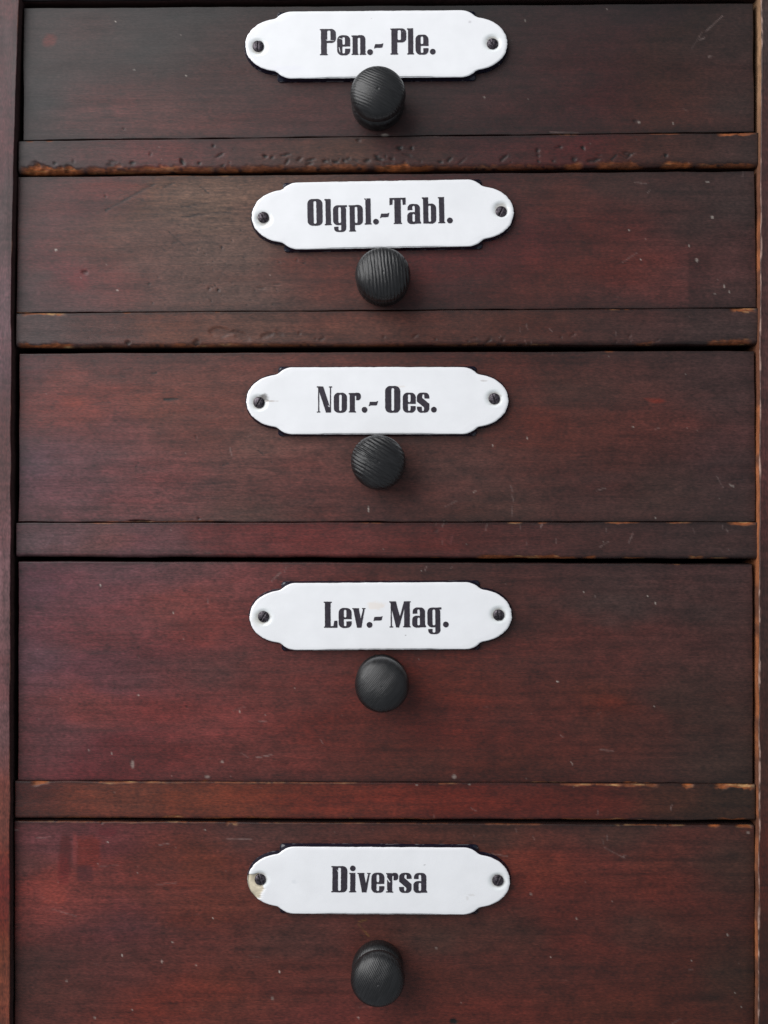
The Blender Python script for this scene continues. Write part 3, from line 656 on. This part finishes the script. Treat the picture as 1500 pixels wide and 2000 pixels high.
GL['N'] = G(30).add('R',2.6,0,4.7,51).add('R',25.6,0,27.7,51).add('P',[(2.6,51),(12.6,51),(27.7,4),(27.7,0),(18,0),(2.6,47)]).add('R',0,48.8,8,51).add('R',23.6,48.8,30,51).add('R',0,0,6.8,2)
GL['o'] = G(25.5).add('R',0,-.6,25.5,38.6,9.5).sub('R',10.2,3,15.3,35,2.5)
GL['r'] = G(23.6).add('R',2,0,12,38).add('R',10,24,23.6,38.6,5.5).add('R',9,32,20,37.2).sub('R',12,18,14.6,32.6,1).add('R',0,0,14,2.2).add('P',[(0,38),(5,38),(5,33),(0,36)])
GL['s'] = G(24.6).add('R',.3,-.6,24.3,38.6,8.5).sub('P',[(10.2,31),(11.2,34.6),(13,35.6),(14.6,34),(15,27),(26,27),(26,17.5),(23.4,17.5),(10.4,28.4)]).sub('P',[(14.4,7),(13.4,3.4),(11.6,2.4),(10,4),(9.6,11),(-1.4,11),(-1.4,20.5),(1.2,20.5),(14.2,9.6)])
GL['L'] = G(26.5).add('R',2,0,13,51).add('R',2,0,26.5,3.2).add('P',[(26.5,0),(26.2,14),(20,13.4),(18.2,2),(18.2,0)]).add('R',0,48.8,15.4,51).add('R',0,0,5,2.2)
GL['v'] = G(26).add('P',[(1.6,38),(12.4,38),(16.6,17),(21.6,38),(24.4,38),(17.8,0),(9.2,0)]).add('R',0,36,13.6,38).add('R',19,36,26,38)
GL['M'] = G(41.5).add('R',2.6,0,4.8,51).add('P',[(2,51),(12.6,51),(20.6,21),(18.6,0),(13,0),(2.6,44)]).add('P',[(14,0),(18.8,0),(30,40),(30,51),(28.6,51),(19.6,18)]).add('P',[(28.4,51),(39.8,51),(39.8,0),(28.6,0),(29,40)]).add('R',0,48.8,8,51).add('R',28.4,48.8,41.5,51).add('R',0,0,7.2,2).add('R',26.4,0,41.4,2.2)
GL['D'] = G(31.5).add('R',4,0,31.2,51,9).add('R',2.2,0,13,51).sub('R',13,3,18.8,48,2.5).add('R',0,0,13,2.2).add('R',0,48.8,13,51)
GL['i'] = G(14).add('R',2.2,0,12.2,38).add('R',0,0,14,2.2).add('P',[(.4,38),(5,38),(5,33),(.4,36)]).add('C',7.2,46.8,5.5)

def march(F, gx, gy):
    """filled polygons of F > 0 on a regular grid"""
    V = []; quads = []; tris = []; key = {}
    ny, nx = F.shape
    def vid(k, p):
        if k not in key: key[k] = len(V); V.append(p)
        return key[k]
    ins = F > 0
    cnt = ins[:-1, :-1].astype(int) + ins[1:, :-1] + ins[1:, 1:] + ins[:-1, 1:]
    for j, i in zip(*np.nonzero(cnt)):
        cs = ((j, i), (j, i + 1), (j + 1, i + 1), (j + 1, i))
        poly = []
        for a in range(4):
            c0 = cs[a]; c1 = cs[(a + 1) % 4]
            f0, f1 = F[c0], F[c1]
            if f0 > 0: poly.append(vid(c0, (gx[c0[1]], gy[c0[0]])))
            if (f0 > 0) != (f1 > 0):
                t = f0 / (f0 - f1)
                kk = (min(c0, c1), max(c0, c1))
                poly.append(vid(kk, (gx[c0[1]] * (1 - t) + gx[c1[1]] * t, gy[c0[0]] * (1 - t) + gy[c1[0]] * t)))
        if len(poly) == 4: quads.append(poly)
        elif len(poly) >= 3:
            for a in range(1, len(poly) - 1): tris.append((poly[0], poly[a], poly[a + 1]))
    return np.array(V), quads, tris

# ------------------------------------------------------------------ name plates
YD = 0.0010      # face of the drawers
PH = 0.0030      # plates are domed this much
def plate(parent, cx, cy, ang, screws, text, base_y, seed, chips=(), chip_left=False, dirt=()):
    """cx, cy = centre of the white face on the grid; text = [(glyph, x)]"""
    yf = YD - PH
    ca, sa = math.cos(math.radians(ang)), math.sin(math.radians(ang))
    def outl(th, hw, hh, cw, eh, rc, sm=0.0):
        # union of a middle block (half width cw, half height hh, corner radius rc) and an ellipse-ended body; ray cast by bisection
        c, s = np.cos(th), np.sin(th)
        lo = np.zeros_like(th); hi = np.full_like(th, 400.0)
        for _ in range(34):
            m = (lo + hi) / 2; x = np.abs(m * c); y = np.abs(m * s)
            qx = x - cw + rc; qy = y - hh + rc
            d1 = np.hypot(np.maximum(qx, 0), np.maximum(qy, 0)) + np.minimum(np.maximum(qx, qy), 0) - rc
            # end lobes: ellipse centred at xe
            xe = hw - 68.0
            d2 = np.where(x > xe, ((x - xe) / 68.0) ** 2 * .92 + np.abs((x - xe) / 68.0) ** 4 * .08 + (y / eh) ** 2 - 1, y / eh - 1)
            e2 = d2 * 30.0
            if sm > 0:
                hq = np.clip(.5 + .5 * (e2 - d1) / sm, 0, 1)
                dd = e2 * (1 - hq) + d1 * hq - sm * hq * (1 - hq)
            else:
                dd = np.minimum(d1, e2)
            ins = dd < 0
            lo = np.where(ins, m, lo); hi = np.where(ins, hi, m)
        return lo
    N = 900
    # even arc-like distribution of directions
    tt = np.linspace(0, 2 * math.pi, N, endpoint=False)
    th = np.arctan2(np.sin(tt) * 62, np.cos(tt) * 250)
    sgn = 1 + .004 * (vn(tt * 12, tt * 0, seed) - .5)
    Rw = outl(th, 256, 65.5, 205, 51.5, 40, 5.0) * sgn + (fbm(tt * 30, tt * 0, seed + 1, 3) - .5) * 1.2
    Rr = outl(th, 259.5, 68.5, 195, 54.5, 7.0) + (fbm(tt * 20, tt * 0, seed + 2, 3) - .5) * .8
    Rr = np.maximum(Rr, Rw + 2.0)
    prof = []   # (which, param, height above drawer)
    rings = []
    rings.append((Rr * 1.0, 0.0, 0)); rings.append((Rr, .35e-3, 0)); rings.append((Rr - .6, .65e-3, 0))
    for t, h in ((.35, .95e-3), (.62, 1.5e-3), (.82, 2.1e-3), (.94, 2.5e-3)):
        rings.append((Rr * (1 - t) + Rw * t, h, 0))
    rings.append((Rw + .15, 2.62e-3, 0)); rings.append((Rw - .15, 2.66e-3, 1)); rings.append((Rw - 1.4, 2.8e-3, 1)); rings.append((Rw - 3.2, 2.92e-3, 1))
    for q in np.linspace(.975, .02, 64):
        rings.append((Rw * q, PH - .08e-3 * ss(.9, 1, q), 1))
    V = []; C = []
    for (R, h, wh) in rings:
        x = R * np.cos(th); y = -R * np.sin(th)       # grid offsets, y down
        hh = np.full(N, h) if np.ndim(h) == 0 else h
        col = np.empty((N, 4))
        if wh:
            base = np.array([.775, .782, .80])
            col[:, :3] = base * (1 + .03 * (fbm(x / 30, y / 20, seed + 5, 3) - .5))[:, None]
            col[:, 3] = 0
            for si, (sx, sy) in enumerate(screws):
                dx = x - (sx - cx); dy = y - (sy - cy); d = np.hypot(dx, dy)
                hh = hh - .55e-3 * (1 - ss(9, 19, d))
                g = (1 - ss(11, 26, d)) * .5
                col[:, :3] *= (1 - g[:, None] * np.array([.10, .04, .07]))
                st = (1 - ss(10.5, 15, d + 6 * (fbm(x / 4, y / 4, seed + 9 + si, 3) - .5))) * .75
                col[:, :3] *= (1 - st[:, None] * np.array([.45, .5, .55]))
            for (sx, sy, rx, ry, rgb, al) in dirt:
                q = np.hypot((x + cx - sx) / rx, (y + cy - sy) / ry) + (fbm(x / 5, y / 5, seed + 8, 3) - .5) * .9
                m = (1 - ss(.6, 1.2, q)) * al
                col[:, :3] = col[:, :3] * (1 - m)[:, None] + lin(rgb) * m[:, None]
            if chip_left:
                e = fbm(x / 7, y / 9, 77, 4)
                m = ss(.0, 2.2, (-229 - x) * .9 + 9 * (e - .5) + (14 - np.abs(y - 12)) * .32) * ss(-14, -10, y + 6 * (e - .5)) * (1 - ss(33, 38, y))
                fr = fbm(x / 5 + y / 12, y / 16 - x / 9, 78, 3)[:, None]
                cc = lin((208, 196, 172)) * (.5 + .8 * fr)
                rim_ = ss(.02, .3, m) * (1 - ss(.3, .75, m))
                cc = cc * (1 - .45 * rim_[:, None])
                col[:, :3] = col[:, :3] * (1 - m)[:, None] + cc * m[:, None]
                col[:, 3] = m * .8
                hh = hh - .5e-3 * m * (.6 + .5 * fr[:, 0])
        else:
            col[:, :3] = np.array([.004, .005, .014]); col[:, 3] = .0
            gl = ss(.62, .72, fbm(tt * 26, tt * 0 + h * 3000, seed + 6, 3))  # small pale glints painted into the rim colour
            if h < .7e-3: col[:, :3] = col[:, :3] * (1 - .35 * gl)[:, None] + .35 * gl[:, None] * np.array([.30, .29, .30])
            if chip_left:
                m = ss(-248, -252, x) * ss(-10, -4, y) * (1 - ss(30, 38, y))
                if h > 1e-3: col[:, :3] = col[:, :3] * (1 - m)[:, None] + lin((205, 198, 185)) * m[:, None]
        gx = cx + x * ca - y * sa * -1; gy = cy + y * ca - x * sa
        yy = YD - hh
        # real plate size is set in its own plane, seen at the face's depth
        V.append(np.stack([wx(gx, yf), yy, wz(gy, yf)], -1)); C.append(col)
    cenh = PH
    V = np.concatenate(V + [np.array([[float(wx(cx, yf)), YD - cenh, float(wz(cy, yf))]])])
    C = np.concatenate(C + [np.array([[.775, .782, .80, 0]])])
    nr = len(rings); idx = np.arange(nr * N).reshape(nr, N)
    a = idx[:-1]; b = idx[1:]
    q = np.stack([a, np.roll(a, -1, 1), np.roll(b, -1, 1), b], -1).reshape(-1, 4)
    t = np.stack([idx[-1], np.roll(idx[-1], -1), np.full(N, nr * N)], -1)
    plate_o = mesh_object('name_plate', V, q, M_ENAMEL, parent, C, tris=t)
    # lettering
    x0 = min(p[1] for p in text) - 2; x1 = max(p[1] + GL[p[0]].w for p in text) + 3
    gx = np.arange(x0, x1, .5); gy = np.arange(-16, 54, .5)
    X, Y = np.meshgrid(gx, gy)
    F = np.full(X.shape, -INF)
    for ch, px in text:
        g = GL[ch]; j0 = max(0, int((px - 3 - x0) / .5)); j1 = int((px + g.w + 3 - x0) / .5)
        xs = X[:, j0:j1] - px; ys = Y[:, j0:j1]; f = np.full(xs.shape, -INF)
        for op in g.ops:
            d = sdf(op[1:], xs, ys)
            f = np.maximum(f, d) if op[0] else np.minimum(f, -d)
        F[:, j0:j1] = np.maximum(F[:, j0:j1], f)
    F = np.clip(F, -3, 3) + (fbm(X / 3.2, Y / 3.2, seed + 3, 3) - .5) * .7 + .1
    for (ax, ay, bx, by, w) in chips:
        d, _ = seg(X, base_y - Y, ax, ay, bx, by)
        F = np.minimum(F, d - w * (.35 + .6 * fbm(X / 3, Y / 3, seed + 4, 2)))
    P, Q, T = march(F, gx, gy)
    ox = P[:, 0] - cx; oy = (base_y - P[:, 1]) - cy
    gx2 = cx + ox * ca + oy * sa; gy2 = cy + oy * ca - ox * sa
    nP = len(P)
    yl = np.full(nP, YD - PH - .00008)
    V2 = np.stack([wx(gx2, yf), yl, wz(gy2, yf)], -1)
    mesh_object('lettering', V2, np.array(Q), M_INK, plate_o, tris=np.array(T), smooth=False)
    # screws
    for si, (sx, sy) in enumerate(screws):
        screw(plate_o, sx, sy, yf, seed * 3 + si)
    return plate_o

def screw(parent, sx, sy, yf, sd):
    r = np.random.RandomState(sd)
    R = 11.0 * U; slot = math.radians(r.uniform(60, 110)) if sd % 2 else math.radians(r.uniform(45, 125))
    c = np.array([float(wx(sx, yf)), YD - PH + .00045, float(wz(sy, yf))])
    n = 48; V = []; prof = [(1.0, 0), (1.0, .35), (.9, .62), (.72, .82), (.5, .95), (.3, 1.02), (.12, 1.06)]
    # dense grid disk with a real slot cut into the dome
    m = 34; g = np.linspace(-1, 1, m); A, B_ = np.meshgrid(g, g)
    # square -> disk
    Xd = A * np.sqrt(1 - B_ ** 2 / 2); Zd = B_ * np.sqrt(1 - A ** 2 / 2)
    rr = np.hypot(Xd, Zd)
    h = .00095 * np.sqrt(np.maximum(1 - (rr * .93) ** 2, 0))
    across = np.abs(-Xd * math.sin(slot) + Zd * math.cos(slot))
    h = h - .0004 * (1 - ss(.07, .14, across))
    edge = rr > .985
    h = np.where(edge, 0, h)
    V = np.stack([c[0] + Xd * R, c[1] - h, c[2] + Zd * R], -1).reshape(-1, 3)
    idx = np.arange(m * m).reshape(m, m)
    q = np.stack([idx[:-1, :-1], idx[1:, :-1], idx[1:, 1:], idx[:-1, 1:]], -1).reshape(-1, 4)
    ring = np.concatenate([idx[0, :-1], idx[:-1, -1], idx[-1, :0:-1], idx[:0:-1, 0]])
    V2 = V[ring].copy(); V2[:, 1] += .0006
    new = np.arange(len(V), len(V) + len(ring))
    q2 = np.stack([ring, np.roll(ring, -1), np.roll(new, -1), new], -1)
    return mesh_object('screw', np.concatenate([V, V2]), np.concatenate([q, q2]), M_SCREW, parent)

# ------------------------------------------------------------------ knobs
PROFILE = [(0,-1.0),(8.8,-1.0),(9.2,0.0),(9.35,1.2),(9.4,3.0),(9.25,4.6),(8.7,6.0),(7.6,6.9),(6.6,7.5),(6.6,8.1),(8.0,8.9),(9.1,9.9),(9.55,11.2),(9.65,12.4),(9.5,13.7),(9.05,15.0),
           (8.3,16.0),(7.2,16.8),(5.8,17.45),(4.2,17.95),(2.6,18.25),(1.2,18.4),(.5,18.44),(.25,18.34),(0,18.3)]
def knob(parent, hx, hy, seed, mat, tiltx=0, tiltz=0):
    """hx, hy : centre of the head on the grid, at the head's own depth"""
    hd = .0124
    yh = YD - hd
    cx = float(wx(hx, yh)); cz = float(wz(hy, yh))
    pr = np.array(PROFILE); 
    # refine the profile
    t = np.linspace(0, len(pr) - 1, (len(pr) - 1) * 4 + 1)
    r = np.interp(t, np.arange(len(pr)), pr[:, 0]); h = np.interp(t, np.arange(len(pr)), pr[:, 1])
    rs = np.convolve(np.pad(r, 2, 'edge'), np.ones(5) / 5, 'valid'); hs = np.convolve(np.pad(h, 2, 'edge'), np.ones(5) / 5, 'valid')
    rs[0] = 0; rs[-1] = 0; rs[:8] = r[:8]; hs[:8] = h[:8]
    n = 128; a = np.linspace(0, 2 * math.pi, n, endpoint=False)
    V = []
    for i in range(len(rs)):
        rad = 1.015 * rs[i] * (1 + .012 * np.sin(a * 2 + seed) + .006 * np.sin(a * 3 + seed * 2)) * 1e-3
        x = rad * np.cos(a); z = rad * np.sin(a); hh = hs[i] * 1e-3
        x = x + (hh - hd) * math.tan(math.radians(tiltx)); z = z + (hh - hd) * math.tan(math.radians(tiltz))
        V.append(np.stack([x, np.full(n, -hh), z], -1))
    V = np.concatenate(V)
    m = len(rs); idx = np.arange(m * n).reshape(m, n)
    q = np.stack([idx[:-1], idx[1:], np.roll(idx[1:], -1, 1), np.roll(idx[:-1], -1, 1)], -1).reshape(-1, 4)
    o = mesh_object('knob', V, q, mat, None)
    o.location = np.array([cx, YD, cz]) - wloc(parent)
    o.parent = parent
    return o

# ------------------------------------------------------------------ the five drawers
def drawer(key, quad, label, depth=.018):
    cxm = sum(p[0] for p in quad) / 4; by = (quad[2][1] + quad[3][1]) / 2
    t = thing('drawer', label, 'drawer', (float(wx(cxm, YD)), YD, float(wz(by, YD))), 'drawers stacked in the cabinet front')
    board('front_panel', key, quad, YD, depth, .5, M_WOOD, t)
    # the box of the drawer behind its front
    x0, x1 = float(wx(quad[3][0] + 14, YD)), float(wx(quad[2][0] - 14, YD))
    zb_, zt_ = float(wz(by - 14, YD)), float(wz(quad[0][1] + 30, YD))
    tcol = [.10, .06, .035, .8]
    y0, y1 = YD + depth + .0005, .235
    for nm, (a, b, c, d, e, f) in (('side_board', (x0, x0 + .008, y0, y1, zb_, zt_)), ('side_board', (x1 - .008, x1, y0, y1, zb_, zt_)),
                                   ('back_board', (x0 + .0085, x1 - .0085, y1 - .008, y1, zb_, zt_)), ('bottom_board', (x0 + .0085, x1 - .0085, y0, y1 - .0085, zb_, zb_ + .005))):
        v = np.array([[x, y, z] for x in (a, b) for y in (c, d) for z in (e, f)])
        fc = [(0,1,3,2),(4,6,7,5),(0,4,5,1),(2,3,7,6),(0,2,6,4),(1,5,7,3)]
        mesh_object(nm, v, np.array(fc), M_WOOD, t, np.tile(tcol, (8, 1)), smooth=False)
    return t

d1 = drawer('drawer1', [(45,15),(1471,6),(1473,258),(45,274.4)], 'topmost wooden drawer with an oval-ended enamel plate reading Pen.- Ple. and a black knob')
d2 = drawer('drawer2', [(34,345),(1474,334),(1478,601.3),(32,611.4)], 'second wooden drawer with scratched grey-brown left half and enamel plate reading Olgpl.-Tabl.')
d3 = drawer('drawer3', [(38,690),(1474,685),(1476,1019.2),(36,1019.6)], 'middle wooden drawer with enamel plate reading Nor.- Oes. and a coarsely ridged knob')
d4 = drawer('drawer4', [(36,1096),(1470,1102),(1471,1531),(35,1525)], 'tall reddish wooden drawer with enamel plate reading Lev.- Mag. and smooth black knob')
d5 = drawer('drawer5', [(28,1603),(1474,1612),(1473,2132),(28,2124)], 'lowest, reddest drawer with chipped enamel plate reading Diversa and black knob')

plate(d1, 735, 86, .45, [(504, 89.5), (962, 85)], [('P',625),('e',658.5),('n',686.5),('.',717),('-',730.3),('P',762.5),('l',795),('e',811.5),('.',839.5)], 107, 1,
      chips=[(785,62,795,64,.35),(800,58,807,59.5,.35),(662,74,668,76,.9),(662,92,664,101,1.1),(637,77,640,79,.8),(645,78,652,79,.8)], dirt=[(726,36,1,1,(150,140,140),.5),(918,44,1.6,2.6,(140,130,135),.6),(560,132,40,6,(225,225,235),.3)])
plate(d2, 747.5, 418.5, 1.0, [(514, 424), (979, 413)], [('O',600.5),('l',634),('g',650.5),('p',681),('l',712),('.',728.4),('-',742),('T',761),('a',795.2),('b',824.6),('l',855.6),('.',872.7)], 438, 2,
      chips=[(715,388,716,389,.8)], dirt=[(672,489,3,2,(180,150,100),.5)])
plate(d3, 737, 782.5, .1, [(505.5, 786), (965.5, 778.5)], [('N',618.7),('o',652),('r',681),('.',706.3),('-',720),('O',752.2),('e',786.6),('s',814),('.',841.6)], 805.5, 3,
      chips=[(641,792,643,794,.9)], dirt=[(515,776,10,8,(60,45,38),.75),(526,783,16,1.6,(150,130,115),.5),(780,755,12,2,(215,205,195),.4),(945,744,8,1.6,(170,160,155),.5)])
plate(d4, 743.5, 1203.5, .3, [(514.5, 1204.5), (974, 1201.5)], [('L',632.6),('e',661.4),('v',688),('.',716),('-',729),('M',760.5),('a',805),('g',834.6),('.',865)], 1225.5, 4,
      dirt=[(735,1183,18,8,(225,210,195),.45),(792,1241,1.6,1.2,(130,130,125),.6),(507,1208,16,14,(185,180,165),.3)])
plate(d5, 740, 1720.5, -.3, [(508, 1718.5), (972.5, 1720)], [('D',647),('i',681.7),('v',698),('e',725.3),('r',754),('s',779.3),('a',807.5)], 1743, 5, chip_left=True,
      chips=[(658,1699,660,1703,.7),(757,1717,761,1722,1.5),(755,1714,757,1716,1.2),(755,1738,757,1740,1)], dirt=[(829,1689,1.3,1.8,(90,85,85),.7),(575,1723,6,4,(205,208,212),.4),(920,1747,7,3,(190,185,180),.35),(913,1753,2,4,(190,185,180),.4)])

knob(d1, 738, 184, 1, knob_material('black_knob_wood_a', 62, 330, .3), tiltx=.5)
knob(d2, 748, 537, 2, knob_material('black_knob_wood_b', 5, 260, .6), tiltx=.5)
knob(d3, 739, 903, 3, knob_material('black_knob_wood_c', 58, 250, .8), tiltx=.3)
knob(d4, 746, 1337.5, 4, knob_material('black_knob_wood_d', -40, 560, .35), tiltx=.5)
knob(d5, 738, 1911, 5, knob_material('black_knob_wood_e', -25, 560, .3), tiltx=.6)
